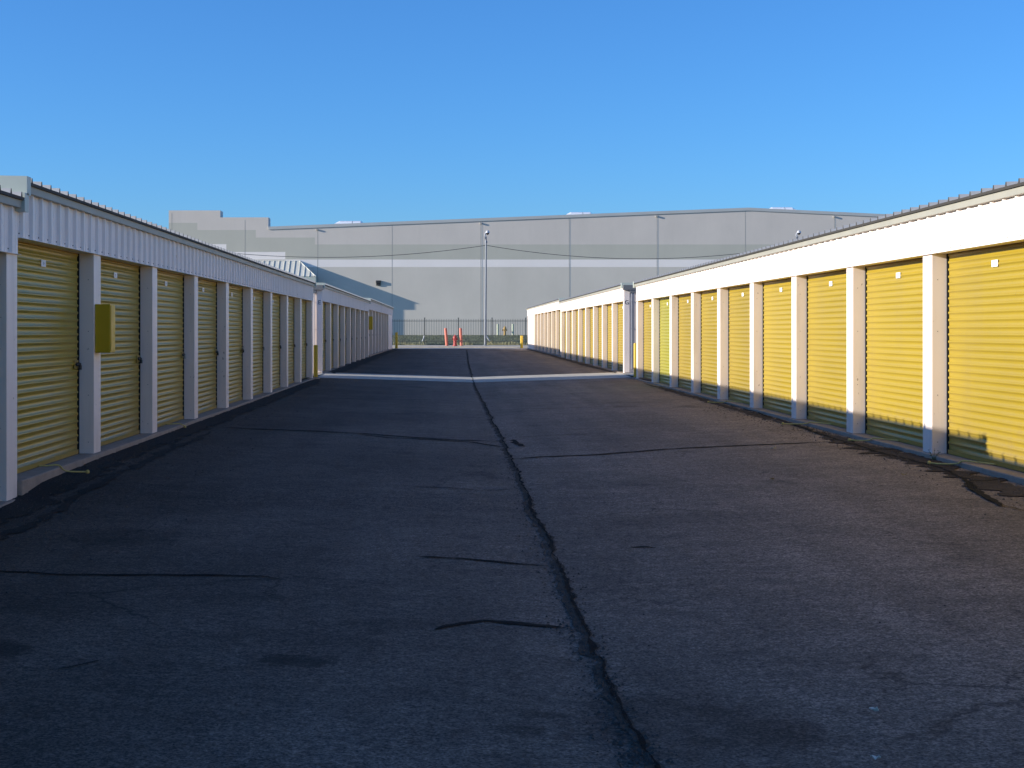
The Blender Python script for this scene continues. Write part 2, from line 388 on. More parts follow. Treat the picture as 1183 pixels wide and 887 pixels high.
ribbon(b, path_world([(1100, 556), (1140, 556), (1165, 553)]), .03, .02, .8, 54, .010)
b.build('edge_crack', M['crack'], road)
# loose stones along the edges and the seam
b = MB()
def stone(c, r):
    i0 = len(b.v); o = [Vector((1, 0, -.2)), Vector((-.5, .85, -.2)), Vector((-.5, -.85, -.2)), Vector((.1, .1, .7))]
    a = random.random() * 6.28; ca, sa = math.cos(a), math.sin(a)
    for d in o:
        d = Vector((d.x * ca - d.y * sa, d.x * sa + d.y * ca, d.z)) * r * random.uniform(.7, 1.3); b.v.append(tuple(c + d))
    for f in ((0, 1, 3), (1, 2, 3), (2, 0, 3)): b.f.append(tuple(i0 + k for k in f)); b.m.append(0)
def drop(x, y, r): stone(Vector((x, y, zg(x, y) + .006)), r)
for _ in range(2600):
    y = random.uniform(5, 40) if random.random() < .4 else random.uniform(5, 18); drop(XL + .06 + abs(random.gauss(0, .55)), y, random.uniform(.004, .013))
for _ in range(1500):
    y = random.uniform(9, 26); drop(XR - .08 - abs(random.gauss(0, .28)), y, random.uniform(.004, .014))
for _ in range(1300):
    k = random.random() ** .6; i = min(len(sp) - 3, int(k * (len(sp) - 2))); p = sp[i].lerp(sp[i + 1], random.random())
    drop(p.x + random.gauss(-.03, .06), p.y, random.uniform(.003, .012))
for _ in range(500):
    drop(random.uniform(-3, 4.6), random.uniform(4, 22), random.uniform(.003, .008))
tag(b.build('gravel', M['gravel']), 'loose dark stones and crumbs scattered over the asphalt edges and the middle seam', 'gravel', kind='stuff')

# ------------------------------------------------------------------ roll-up door prototype (local: faces +X, y across, z up)
DW, DH, PER = 2.745, 2.145, .0766
def door_mesh(m):
    b = MB(); prof = [(-.0, 0.0), (-.0, .05)]
    z = .05
    while z < DH - .001:
        for t, o in ((.0, 0.), (.50, .001), (.58, .004), (.66, .0095), (.74, .0125), (.82, .0125), (.90, .0095), (.97, .003)):
            prof.append((o, z + t * PER))
        z += PER
    prof = [(o, zz) for o, zz in prof if zz <= DH]; prof.append((0., DH))
    hw = DW / 2 - .045
    for o, zz in prof:
        b.v += [(o, -hw, zz + .012), (o, hw, zz + .012)]
    for k in range(len(prof) - 1):
        a = 2 * k; b.f.append((a, a + 1, a + 3, a + 2)); b.m.append(0)
    i = len(b.v)
    me = b.mesh('roll_up_door', m)
    for p in me.polygons: p.use_smooth = True
    return me
door_me = door_mesh(M['door']); door_me_green = door_mesh(M['door_green'])
b = MB(); b.box(-.012, .016, -DW / 2 + .05, DW / 2 - .05, .006, .05); bar_me = b.mesh('bottom_bar', M['door'])
b = MB()
for s in (-1, 1):
    pass
rail_mes = []
for s in (-1, 1):
    b = MB(); y0_, y1_ = sorted((s * DW / 2, s * (DW / 2 - .022)))
    b.box(-.055, -.018, s * (DW / 2 - .052), s * DW / 2, 0, DH)          # dark slot behind the curtain edge
    b.box(-.018, .014, s * (DW / 2 - .014), s * DW / 2 , 0, DH)
    rail_mes.append(b.mesh('guide_rail', M['black']))
b = MB(); b.box(.0125, .0155, -.08, .08, 0, .066); 
b.box(.0155, .0163, -.012, -.004, .018, .048, 1); b.box(.0155, .0163, .006, .014, .018, .048, 1); b.box(.0155, .0163, .006, .026, .03, .035, 1)
plate_me = b.mesh('number_plate', [M['plate'], M['mark']])
b = MB()                                # slide latch: backing plate, bolt and padlock
b.box(.012, .016, DW / 2 - .22, DW / 2 - .05, -.045, .045, 2)
b.tube([(.028, DW / 2 - .19, 0), (.028, DW / 2 - .005, 0)], .009, 8)
b.box(.014, .034, DW / 2 - .15, DW / 2 - .135, -.02, .02); b.box(.014, .034, DW / 2 - .085, DW / 2 - .07, -.02, .02)
b.tube([(.035, DW / 2 - .055 + .018 * math.cos(q), -.012 + .024 * math.sin(q)) for q in [math.pi * k / 8 for k in range(9)]], .0045, 6, 1)
b.box(.024, .046, DW / 2 - .082, DW / 2 - .028, -.058, -.012, 1)
latch_me = b.mesh('latch', [M['darksteel'], M['darksteel'], M['door']])
latch_silver = b.mesh('latch', [M['darksteel'], M['steel'], M['door']])
b = MB(); b.box(.013, .03, -.06, .06, .17, .20); handle_me = b.mesh('lift_handle', M['darksteel'])

def ob(name, me, parent, loc, rz=0):
    o = bpy.data.objects.new(name, me); COL.objects.link(o); o.parent = parent; o.location = loc; o.rotation_euler = (0, 0, rz); return o
PROTO = None
def make_door(parent, loc, rz, me=None, silver=False):
    d = ob('roll_up_door', me or door_me, parent, loc, rz)
    ob('bottom_bar', bar_me, d, (0, 0, 0))
    for r in rail_mes: ob('guide_rail', r, d, (0, 0, 0))
    ob('number_plate', plate_me, d, (0, 0, 1.932))
    ob('latch', latch_silver if silver else latch_me, d, (0, 0, .955))
    return d

# ------------------------------------------------------------------ storage buildings
H = 2.13; PW = .305; RIB = .305
def storage(side, y0, y1, piers, z, label, blank=None, letter=None, first_wall=None, green=None, silver=(), depth=9.0, downs=()):
    X = XL if side < 0 else XR
    px = lambda d: X - d if side < 0 else X + d
    root = thing('storage_building', (px(depth / 2), (y0 + y1) / 2, z), label, 'storage building', 'self storage buildings lining the lane')
    def bx(b, d0, d1, ya, yb, za, zb, m=0): b.box(px(d0), px(d1), ya, yb, z + za, z + zb, m)
    b = MB(); bx(b, -.045, depth + .05, y0 - .0, y1, -.62, 0); b.build('slab', M['concrete'], root, bevel=.012)
    b = MB(); bx(b, .24, depth, y0, y1, .001, 2.57); b.build('wall', M['white'], root)
    b = MB(); bx(b, .012, .24, y0, y1, H, H + .08)
    b.build('soffit', M['white'], root)
    # piers and doors
    sol = [(y, y + PW) for y in piers]
    for k, (a, c) in enumerate(sol):
        b = MB(); bx(b, 0, .238, a, c, .001, H - .001)
        for zz in (.12, .62, 1.3, 1.85):     # screw heads
            for yy in (a - .002,):
                b.box(px(.055), px(.063), yy, yy + .004, z + zz, z + zz + .008, 1)
        b.build('pier', [M['white'], M['darksteel']], root, bevel=.006)
    if blank:
        for a, c in blank:
            b = MB(); bx(b, 0, .238, a, c, .001, H - .001); b.build('wall_panel', M['white'], root)
    bays = [(sol[k][1], sol[k + 1][0]) for k in range(len(sol) - 1)]
    if first_wall is not None: bays.insert(0, (first_wall, sol[0][0]))
    for k, (a, c) in enumerate(bays):
        d = make_door(root, (px(.168) - root.location.x, (a + c) / 2 - root.location.y, .0), 0 if side < 0 else math.pi, door_me_green if k == green else None, k in silver)
        if k == green: d['label'] = 'greener, lime tinted roll up door'
    # fascia: ribbed panel
    zt = 2.545; b = MB(); prof = []
    n = int((y1 - y0) / RIB)
    yy = y0
    while yy < y1 - .001:
        w = min(RIB, y1 - yy)
        seq = [(0, 0), (.035, 0), (.05, .03), (.075, .03), (.09, 0), (.145, 0), (.15, .004), (.165, .004), (.17, 0), (.225, 0), (.23, .004), (.245, .004), (.25, 0)]
        for t, o in seq:
            if t <= w: prof.append((yy + t, o))
        yy += RIB
    prof.append((y1, 0))
    i0 = len(b.v)
    for yv, o in prof: b.v += [(px(-.004 - o), yv, z + H), (px(-.004 - o), yv, z + zt)]
    for k in range(len(prof) - 1):
        a = i0 + 2 * k; f = (a, a + 2, a + 3, a + 1); b.f.append(f if side < 0 else f[::-1]); b.m.append(0)
    bx(b, -.003, .23, y0, y1, H + .081, zt)
    bx(b, -.036, .012, y0, y1, H - .004, H - .0005)        # bottom closure strip
    yy = y0
    while yy < y1 - .31:
        for t in (.02, .12):
            b.box(px(-.004), px(-.011), yy + t - .005, yy + t + .005, z + H + .03, z + H + .04, 1)
        yy += RIB
    fa = b.build('fascia', [M['fascia'], M['darksteel']], root)
    # eave trim: face, lip
    b = MB(); bx(b, -.062, .05, y0, y1, 2.53, 2.618)
    b.build('eave_trim', M['trim'], root)
    # ribbed roof with low ridge in the middle
    b = MB(); prof = []
    yy = y0
    while yy < y1 - .001:
        for t, o in ((0, 0), (.13, 0), (.143, .042), (.165, .042), (.178, 0)):
            if yy + t <= y1: prof.append((yy + t, o))
        yy += RIB
    prof.append((y1, 0))
    st = [(-.085, 2.622), (depth / 2, 2.622 + .02 * depth / 2), (depth + .085, 2.622)]
    i0 = len(b.v); m_ = len(prof)
    for d, zz in st:
        for yv, o in prof: b.v.append((px(d), yv, z + zz + o))
    for s_ in range(2):
        for k in range(m_ - 1):
            a = i0 + s_ * m_ + k; f = (a, a + 1, a + m_ + 1, a + m_); b.f.append(f if side > 0 else f[::-1]); b.m.append(0)
    for k in range(m_ - 1):              # closed sheet edge at the eave
        a, c = b.v[i0 + k], b.v[i0 + k + 1]
        b.quad((a[0], a[1], z + 2.606), (c[0], c[1], z + 2.606), c, a, m=1)
    bx(b, -.084, depth + .084, y0 + .002, y1 - .002, 2.596, 2.606, 1)
    b.build('roof', [M['roof'], M['closure']], root)
    for ya, yb in ((y0 - .03, y0 + .09), (y1 - .09, y1 + .03)):
        b = MB()
        for da, db, za, zb in ((-.092, depth / 2, 2.665, 2.665 + .02 * depth / 2), (depth / 2, depth + .09, 2.665 + .02 * depth / 2, 2.665)):
            p = [(px(da), za), (px(db), zb), (px(db), zb - .165), (px(da), za - .165)]
            A = [(q[0], ya, z + q[1]) for q in p]; B = [(q[0], yb, z + q[1]) for q in p]
            i = len(b.v); b.v += A + B
            for f in ((0, 1, 2, 3), (7, 6, 5, 4), (0, 4, 5, 1), (1, 5, 6, 2), (2, 6, 7, 3), (3, 7, 4, 0)):
                b.f.append(tuple(i + q for q in f)); b.m.append(0)
        b.build('rake_trim', M['rake'], root, fixn=True)
    # corner trims on the end that faces the camera, downspout and rainwater head, letter
    if letter:
        b = MB(); bx(b, -.012, .15, y0 - .022, y0 - .003, .02, 2.48); b.build('corner_trim', M['white'], root, bevel=.004)
        b = MB(); bx(b, .20, .29, y0 - .095, y0 - .024, .12, 2.42)
        for zz in (.5, 1.3, 2.1): bx(b, .19, .30, y0 - .10, y0 - .012, zz, zz + .025)
        b.build('downspout', M['white'] if side < 0 else M['spout'], root, bevel=.01)
        b = MB(); bx(b, -.05, .62, y0 - .13, y0 - .032, 2.45, 2.60); bx(b, .15, .36, y0 - .115, y0 - .03, 2.36, 2.45)
        b.build('rainwater_head', M['head'], root, bevel=.008)
        cu = bpy.data.curves.new('letter', 'FONT'); cu.body = letter; cu.size = .175; cu.align_x = 'CENTER'; cu.extrude = .001
        to = bpy.data.objects.new('tmp', cu); COL.objects.link(to)
        bpy.context.view_layer.update()
        me = bpy.data.meshes.new_from_object(to.evaluated_get(bpy.context.evaluated_depsgraph_get())); COL.objects.unlink(to); bpy.data.objects.remove(to)
        me.materials.clear(); me.materials.append(M['letter']); me.name = 'letter'
        lo = ob('letter', me, root, (px(.068) - root.location.x, y0 - .025 - root.location.y, 2.03), 0); lo.rotation_euler = (math.pi / 2, 0, 0)
    # downspout at the far end of a row facing the gap
    return root

BAY = 3.05
K0 = 12.47
seg0 = storage(-1, K0 - 8 * BAY, K0 + .31, [K0 - BAY * k for k in range(8, -1, -1)], -.15,
               'nearest storage building at the left edge with the lowest roof, mostly out of view')
seg1l = storage(-1, K0 + .313, 40.2, [K0 + BAY * k for k in range(1, 10)], 0,
                'long shaded storage building on the left with nine doors and the big yellow meter box', first_wall=K0 + .315, silver=(2, 5))
seg2l = storage(-1, 43.0, 67.7, [43.0 + BAY * k for k in range(9)], .06,
                'shaded storage building on the left with letter E at its corner', letter='E', silver=(1, 3))
seg3l = storage(-1, 67.705, 95.0, [67.705 + .0 + BAY * k + (0 if k else -.0) for k in range(8)], .17,
                'farthest shaded storage building on the left, ending in a blank wall at the fence', blank=[(67.705 + BAY * 7 + PW + .001, 95.0)])
seg1r = storage(1, K0 - 2 * BAY, 40.2, [K0 + BAY * k for k in range(-2, 10)], 0,
                'long sunlit storage building nearest on the right with large yellow doors and white piers', green=9)
seg2r = storage(1, 43.0, 67.7, [43.0 + BAY * k for k in range(9)], .06,
                'sunlit storage building on the right with letter G at its corner', letter='G')
seg3r = storage(1, 67.705, 96.8, [67.705 + BAY * k for k in range(8)], .17,
                'farthest sunlit storage building on the right, ending in a blank white wall at the fence', blank=[(67.705 + BAY * 7 + PW + .001, 96.8)])

# ------------------------------------------------------------------ meter boxes
def meter_box(y, dz, label, hgt=.52, w=.22):
    r = thing('meter_box', (XL + .001, y, dz), label, 'meter box', 'yellow meter boxes on the left row')
    b = MB(); b.box(XL + .001, XL + .165, y, y + w, dz, dz + hgt); b.build('body', M['box'], r, bevel=.006)
    b = MB(); b.box(XL + .1655, XL + .172, y + .012, y + w - .012, dz + .015, dz + hgt - .015); d = b.build('lid', M['box'], r, bevel=.003)
    b = MB(); b.box(XL + .172, XL + .178, y + w - .06, y + w - .03, dz + .05, dz + .065); b.box(XL + .172, XL + .176, y + w - .06, y + w - .03, dz + hgt - .09, dz + hgt - .06)
    b.build('hasp', M['darksteel'], d)
    return r
meter_box(15.56, 1.075, 'yellow metal meter box on the white pier beside the first shaded door')
meter_box(67.75, 1.36, 'small ochre meter box high on the far left row near the bank', .62, .3)

# ------------------------------------------------------------------ bollards
def bollard(name, base, h, r, m, label, group, tilt=(0, 0), band=None):
    t = thing(name, base, label, 'bollard', group)
    b = MB(); b.lathe([(r, -.25), (r, h - r * .45), (r * .93, h - r * .2), (r * .72, h - r * .06), (r * .3, h)], base, 20, tilt=tilt); b.build('post', m, t, smooth=False, fixn=True)
    b = MB(); b.lathe([(r * 1.9, -.02), (r * 1.9, .012), (r * 1.05, .03)], base, 20); b.build('footing', M['concrete'], t, fixn=True)
    return t
yg = 'yellow guard posts at the building corners'
bollard('guard_post', (-3.735, 40.34, .0), .92, .06, M['yellow'], 'yellow guard post beside the letter E corner', yg)
bollard('guard_post', (5.135, 40.42, -.0), .97, .055, M['yellow'], 'yellow guard post below the letter G corner of the sunlit row', yg)
bollard('guard_post', (-3.55, 95.6, .13), 1.08, .09, M['yellow'], 'yellow guard post at the far end of the shaded row, against the fence', yg)
bollard('guard_post', (4.72, 96.7, .13), .86, .09, M['yellow'], 'half shaded yellow guard post at the far end of the sunlit row', yg)
p = at(516.3, 400.5, 99.0); p.z = vz(99.0)
bollard('hydrant_post', p, 1.22, .098, M['red'], 'leaning salmon red post left of the red fire hydrant', 'salmon posts guarding the red hydrant', (-.075, 0))
p = at(533.0, 400.5, 99.0); p.z = vz(99.0)
bollard('hydrant_post', p, 1.22, .098, M['red'], 'salmon red post right of the red fire hydrant, in line with a fence post', 'salmon posts guarding the red hydrant', (-.045, 0))
for px_, lb in ((575.2, 'pale green post left of the ochre hydrant on the bank'), (592.6, 'pale green post right of the ochre hydrant on the bank')):
    p = at(px_, 388, 119.0); p.z = .92
    bollard('hydrant_post', p, .95, .095, M['green'], lb, 'pale green posts guarding the ochre hydrant')

def hydrant(base, m, s, label):
    t = thing('fire_hydrant', base, label, 'fire hydrant')
    c = Vector(base)
    b = MB(); b.lathe([(q[0] * s, q[1] * s) for q in [(.17, -.1), (.17, .03), (.17, .05), (.115, .06), (.105, .2), (.105, .40), (.13, .41), (.13, .45), (.115, .46), (.118, .54), (.14, .55), (.14, .58)]], base, 20); b.build('barrel', m, t, fixn=True)
    b = MB(); b.lathe([(q[0] * s, q[1] * s) for q in [(.138, .581), (.13, .63), (.10, .69), (.05, .73), (.035, .74), (.035, .79), (.02, .80)]], base, 20); b.build('bonnet', m, t, fixn=True)
    for sx in (-1, 1):
        b = MB(); b.tube([c + Vector((sx * .09 * s, 0, .47 * s)), c + Vector((sx * .17 * s, 0, .47 * s)), c + Vector((sx * .171 * s, 0, .47 * s)), c + Vector((sx * .205 * s, 0, .47 * s))], [.05 * s, .05 * s, .065 * s, .065 * s], 12); b.build('outlet', m, t, fixn=True)
    b = MB(); b.tube([c + Vector((0, -.08 * s, .44 * s)), c + Vector((0, -.17 * s, .44 * s)), c + Vector((0, -.171 * s, .44 * s)), c + Vector((0, -.21 * s, .44 * s))], [.065 * s, .065 * s, .085 * s, .085 * s], 14); b.build('pumper_outlet', m, t, fixn=True)
    return t
p = at(525.6, 400.5, 99.0); hydrant((p.x, 99.0, vz(99.0)), M['hydrant_red'], .98, 'red fire hydrant between two salmon red posts')
p = at(583.2, 388, 119.0); hydrant((p.x, 119.0, .90), M['hydrant_yellow'], 1.0, 'ochre yellow fire hydrant on the bank between two pale green posts')

# ------------------------------------------------------------------ iron fence
t = thing('iron_fence', (0, 101.4, .3), 'black iron picket fence along the foot of the grass bank', 'fence')
fx = [-1.80 + 2.345 * k for k in range(-6, 8)]
for k, x in enumerate(fx):
    b = MB(); b.box(x - .035, x + .035, 101.365, 101.435, .1, 2.2); b.box(x - .045, x + .045, 101.355, 101.445, 2.2, 2.225); b.build('post', M['iron'], t)
    if k < len(fx) - 1:
        b = MB(); x1 = fx[k + 1]
        for z_ in (.55, 1.97): b.box(x + .036, x1 - .036, 101.382, 101.418, z_, z_ + .04)
        n = 20
        for j in range(1, n):
            xx_ = x + (x1 - x) * j / n; b.box(xx_ - .0105, xx_ + .0105, 101.3895, 101.4105, .42, 2.13)
        b.build('picket_panel', M['iron'], t)

# ------------------------------------------------------------------ camera poles and overhead wire
def pole(x, label):
    y = 100.4; z0 = vz(y)
    t = thing('camera_pole', (x, y, z0), label, 'pole', 'grey camera poles along the verge')
    lean = .06
    top = Vector((x + lean, y, 7.72))
    b = MB(); b.tube([(x, y, z0 - .2), (x + lean * .5, y, 4), top], [.083, .07, .05], 14); b.lathe([(.15, -.02), (.15, .02), (.09, .05)], (x, y, z0), 14)
    b.build('shaft', M['pole'], t, fixn=True)
    b = MB(); b.tube([top + Vector((0, 0, -.35)), top + Vector((0, 0, -.22))], .085, 12); b.box(top.x - .09, top.x + .05, y - .06, y + .06, top.z - .1, top.z + .08); b.build('bracket', M['pole'], t)
    arm = [top + Vector((-.02, 0, .05)), top + Vector((-.09, 0, .17)), top + Vector((-.06, 0, .28)), top + Vector((.01, 0, .36)), top + Vector((.10, 0, .42))]
    b = MB(); b.tube(arm, [.055, .055, .05, .045, .045], 10)
    hc = top + Vector((.10, 0, .36))
    b.lathe([(.0, .15), (.07, .14), (.12, .08), (.14, .0), (.14, -.03)], hc, 16)
    h = b.build('camera', M['cam'], t, fixn=True)
    b = MB(); b.lathe([(.125, -.03), (.118, -.07), (.09, -.12), (.05, -.15), (.01, -.16)], hc, 16); b.build('dome', M['lens'], h, org=t.location, fixn=True)
    return top
tops = [pole(2.39, 'tall grey camera pole rising in the middle of the lane end before the fence'),
        pole(23.85, 'camera pole behind the sunlit row, only its white camera head showing over the roof'),
        pole(-19.6, 'camera pole hidden behind the shaded row that carries the far left end of the wire')]
def wire(a, c, sag, label):
    a = a + Vector((0, 0, -.52)); c = c + Vector((0, 0, -.52)); b = MB()
    b.tube([a.lerp(c, k / 40) - Vector((0, 0, sag * 4 * (k / 40) * (1 - k / 40))) for k in range(41)], .019, 5)
    o = b.build('overhead_wire', M['wire'], org=a.lerp(c, .5)); tag(o, label, 'wire', 'sagging wires between the camera poles')
wire(tops[2], tops[0], .83, 'thin black wire sagging left of the middle pole across the grey warehouse')
wire(tops[0], tops[1], .93, 'thin black wire sagging right of the middle pole across the grey warehouse')

# ------------------------------------------------------------------ warehouse
WY = 128.0; K = WY / F
wx = lambda px_: (px_ - X0) * K
wz = lambda py_: CAMZ + (Y0 - py_) * K
wh = thing('warehouse', (25, WY, .9), 'huge grey precast concrete warehouse with white stripe and stepped parapet behind the fence', 'warehouse')
XEND = wx(1530)
def roof_z(x):
    px_ = x / K + X0
    return wz(262 - 22 * (px_ - 310) / 555) if px_ <= 865 else wz(240 + .048 * (px_ - 865))
def top_z(x):
    px_ = x / K + X0
    if px_ < 254.5: return wz(243.0)
    if px_ < 310: return wz(251.0)
    return roof_z(x)
TH = 1.5
bp = sorted(set([195, 228, 241, 254.5, 261.5, 269, 283, 295.6, 310, 329.6, 363.8, 453, 557, 657.5, 759, 865, 964, 1070, 1180, 1290, 1400, 1530, 160.0 + 35, 193.5 + 1.5]))
def bands(px_):                          # (bottom z of top paint, stripe top, stripe bottom) in photo rows, stepping down to the right
    u = 257.3 if px_ < 228 else 265.6 if px_ < 295.6 else 274.3 if px_ < 363.8 else 282.3
    s = (282.0, 290.3) if px_ < 261.5 else (291, 299.6) if px_ < 329.6 else (299.7, 308.3)
    if px_ < 195 + 0: s = (273, 281.5)
    return u, s[0], s[1]
b = MB()
for a, c in zip(bp, bp[1:]):
    mid = (a + c) / 2; u, s0, s1 = bands(mid); xa, xb = wx(a), wx(c)
    ta, tb = top_z(xa + .01), top_z(xb - .01)
    rows = [(wz(u), ta, tb, 0), (wz(s0), wz(u), wz(u), 1), (wz(s1), wz(s0), wz(s0), 2), (.3, wz(s1), wz(s1), 3)]
    for lo, ha, hb, m in rows:
        b.quad((xa, WY, lo), (xb, WY, lo), (xb, WY, hb), (xa, WY, ha), m=m)
    b.quad((xa, WY, ta), (xb, WY, tb), (xb, WY + TH, tb), (xa, WY + TH, ta), m=0)
    b.quad((xb, WY + TH, .3), (xa, WY + TH, .3), (xa, WY + TH, ta), (xb, WY + TH, tb), m=0)
for px_ in (254.5, 310):
    x = wx(px_); h0, h1 = top_z(x - .02), top_z(x + .02)
    b.quad((x, WY, h1), (x, WY + TH, h1), (x, WY + TH, h0), (x, WY, h0))
xl = wx(195)
b.quad((xl, WY + 70, .3), (xl, WY, .3), (xl, WY, top_z(xl + .01)), (xl, WY + 70, top_z(xl + .01)), m=0)
b.quad((XEND, WY, .3), (XEND, WY + 70, .3), (XEND, WY + 70, 8), (XEND, WY, top_z(XEND - .01)), m=0)
b.build('wall', [M['w_top'], M['w_mid'], M['w_band'], M['w_low']], wh)
b = MB()
for a, c in ((310, 865), (865, 1530)):
    xa, xb = wx(a), wx(c)
    b.quad((xa, WY + TH, roof_z(xa) - .35), (xb, WY + TH, roof_z(xb - .01) - .35), (xb, WY + 70, roof_z(xb - .01) - .35), (xa, WY + 70, roof_z(xa) - .35))
b.quad((xl, WY + TH, roof_z(wx(310)) - .35), (wx(310), WY + TH, roof_z(wx(310)) - .35), (wx(310), WY + 70, roof_z(wx(310)) - .35), (xl, WY + 70, roof_z(wx(310)) - .35))
b.build('roof', M['roof'], wh)
b = MB()                                # parapet cap flashing
def cap(a, c):
    xa, xb = wx(a), wx(c); za, zb = top_z(xa + .01), top_z(xb - .01)
    P = [(xa, za), (xb, zb)]
    v = []
    for (x, z_) in P:
        v += [(x, WY - .06, z_ - .24), (x, WY - .06, z_ + .02), (x, WY + .4, z_ + .02), (x, WY + .4, z_ - .02), (x, WY - .003, z_ - .24)]
    i = len(b.v); b.v += v
    for k in range(5):
        b.f.append((i + k, i + (k + 1) % 5, i + 5 + (k + 1) % 5, i + 5 + k)); b.m.append(0)
    b.f.append(tuple(i + k for k in range(5))); b.m.append(0); b.f.append(tuple(i + 5 + k for k in range(5))); b.m.append(0)
cap(310, 865); cap(865, 1530)
b.build('parapet_cap', M['w_cap'], wh, fixn=True)
for px_ in (198.5, 283, 367, 453, 555.5, 657.5, 759, 861, 964, 1066):
    x = wx(px_); b = MB(); b.box(x - .025, x + .025, WY - .004, WY + .02, .4, top_z(x) - .25)
    b.build('panel_joint', M['joint'], wh)
for px_ in (557.2, 658.7, 760.2, 965):                # slim pale cover strips beside joints
    x = wx(px_); b = MB(); b.box(x - .025, x + .025, WY - .0045, WY - .001, .4, top_z(x) - .25)
    b.build('cover_strip', M['w_cap'], wh)
for px_ in (366.5, 555.5, 758.5, 963.5):               # overflow scupper spouts high on the wall
    x = wx(px_); z_ = top_z(x) - .42
    b = MB(); b.box(x - .08, x + .08, WY - .12, WY - .002, z_ - .07, z_ + .05); b.build('scupper', M['joint'], wh)
x, z_ = wx(437.2), 5.5
b = MB(); b.box(x - .22, x + .22, WY - .17, WY - .002, z_ - .02, z_ + .23); b.box(x - .20, x + .20, WY - .10, WY - .003, z_ - .22, z_ - .021)
b.build('wall_light', M['darksteel'], wh, bevel=.02)
for px_, w_ in ((404, 2.5), (669.5, 2.35), (902, 2.4)):
    x = wx(px_); zr = roof_z(x) - .35; yc = WY + 5
    x = (px_ - X0) * yc / F; h_ = .35 + .62
    b = MB(); n = 12
    b.box(x - w_ / 2 - .08, x + w_ / 2 + .08, yc - .7, yc + .7, zr, zr + h_ - .28)
    for xa, xb in ((x - w_ / 2, x + .1 * w_), (x + .12 * w_, x + w_ / 2)):
        for j in range(n):
            q0, q1 = j / n, (j + 1) / n
            f = lambda q, e: zr + h_ - .28 + .27 * math.sin(math.pi * q) ** .6 * e
            for ea, eb, za_, zb_ in ((xa, xa + .25 * (xb - xa), .35 if xa < x - .5 else 1, 1), (xa + .25 * (xb - xa), xb - .25 * (xb - xa), 1, 1), (xb - .25 * (xb - xa), xb, 1, 1 if xb < x + .5 else .35)):
                b.quad((ea, yc - .62 + 1.24 * q0, f(q0, za_)), (eb, yc - .62 + 1.24 * q0, f(q0, zb_)), (eb, yc - .62 + 1.24 * q1, f(q1, zb_)), (ea, yc - .62 + 1.24 * q1, f(q1, za_)))
    b.build('skylight', M['dome'], wh)
# entrance block under a steep standing seam roof, against the wall
xr_, zr_, a_ = wx(346), wz(301.3), 1.56; ze = 6.02; xlft = wx(230)
b = MB(); b.box(xlft + .0, xr_ + a_ - .15, WY - a_ + .15, WY - .003, .3, ze - .6)
blk = b.build('entrance_block', M['w_low'], wh)
b = MB(); b.box(xlft - a_ + .15, xr_ + a_, WY - a_, WY - .004, ze - .6, ze); b.build('canopy_fascia', M['rake'], wh)
b = MB()
T0, T1 = Vector((xlft, WY - .005, zr_)), Vector((xr_, WY - .005, zr_)); E0, E1 = Vector((xlft - a_, WY - a_ - .03, ze + .003)), Vector((xr_ + a_ + .03, WY - a_ - .03, ze + .003)); B1 = Vector((xr_ + a_ + .03, WY - .005, ze + .003)); B0 = Vector((xlft - a_, WY - .005, ze + .003))
b.quad(E0, E1, T1, T0); b.quad(E1, B1, T1); b.quad(B0, E0, T0)
x = E0.x + .3
while x < E1.x - .05:
    tmax = 1.0 if T0.x <= x <= T1.x else ((E1.x - x) / (E1.x - T1.x) if x > T1.x else (x - E0.x) / (T0.x - E0.x))
    lo = Vector((x, E0.y, E0.z)); hi = Vector((x, E0.y + (T0.y - E0.y) * tmax, E0.z + (T0.z - E0.z) * tmax)); nrm = Vector((0, -.68, .73))
    w_ = Vector((.022, 0, 0)); hh = nrm * .045
    b.quad(lo - w_, lo + w_, lo + w_ + hh, lo - w_ + hh); b.quad(lo - w_, lo - w_ + hh, hi - w_ + hh, hi - w_); b.quad(lo + w_, hi + w_, hi + w_ + hh, lo + w_ + hh); b.quad(lo - w_ + hh, lo + w_ + hh, hi + w_ + hh, hi - w_ + hh)
    x += .462
b.tube([E1, T1], .05, 6); b.tube([T0, T1 + Vector((.02, 0, 0))], .05, 6)
b.build('canopy_roof', M['seamroof'], wh)

# ------------------------------------------------------------------ ropes, weeds, litter
def rope(pts, label, seed):
    pts = [Vector(p) for p in pts]
    c = []
    n = len(pts)
    for k in range((n - 1) * 6 + 1):
        i = min(k // 6, n - 2); u = k / 6 - i
        p0, p1, p2, p3 = pts[max(i - 1, 0)], pts[i], pts[i + 1], pts[min(i + 2, n - 1)]
        c.append(.5 * ((2 * p1) + (p2 - p0) * u + (2 * p0 - 5 * p1 + 4 * p2 - p3) * u * u + (3 * p1 - p0 - 3 * p2 + p3) * u ** 3))
    b = MB(); b.tube(c, .008, 7); e = c[-1]; b.lathe([(.012, -.016), (.02, -.006), (.018, .012), (.006, .02)], e, 8)
    o = b.build('pull_rope', M['rope'], org=pts[0], fixn=True, smooth=True)
    tag(o, label, 'rope', 'yellow pull ropes lying out under the doors')
def rrope(y, dy, dx, label, sd):
    x = XR + .15; xe = x - dx
    zz = lambda xx_, yy_: (.016 if xx_ > XR - .045 else zg(xx_, yy_) + .02)
    pts = [(x, y, .016), (x - .07, y + dy * .25, .016), (XR - .03, y + dy * .5, .018), (XR - .075, y + dy * .6, zg(XR - .1, y) + .035), ((XR - .1 + xe) / 2, y + dy * .85, zz(XR - .2, y) + .0), (xe, y + dy, zz(xe, y + dy))]
    rope(pts, label, sd)
rrope(14.1, .75, .40, 'yellow pull rope on the crumbled asphalt below the nearest sunlit door', 1)
rrope(17.15, .75, .38, 'yellow pull rope lying below the second sunlit door from the camera', 2)
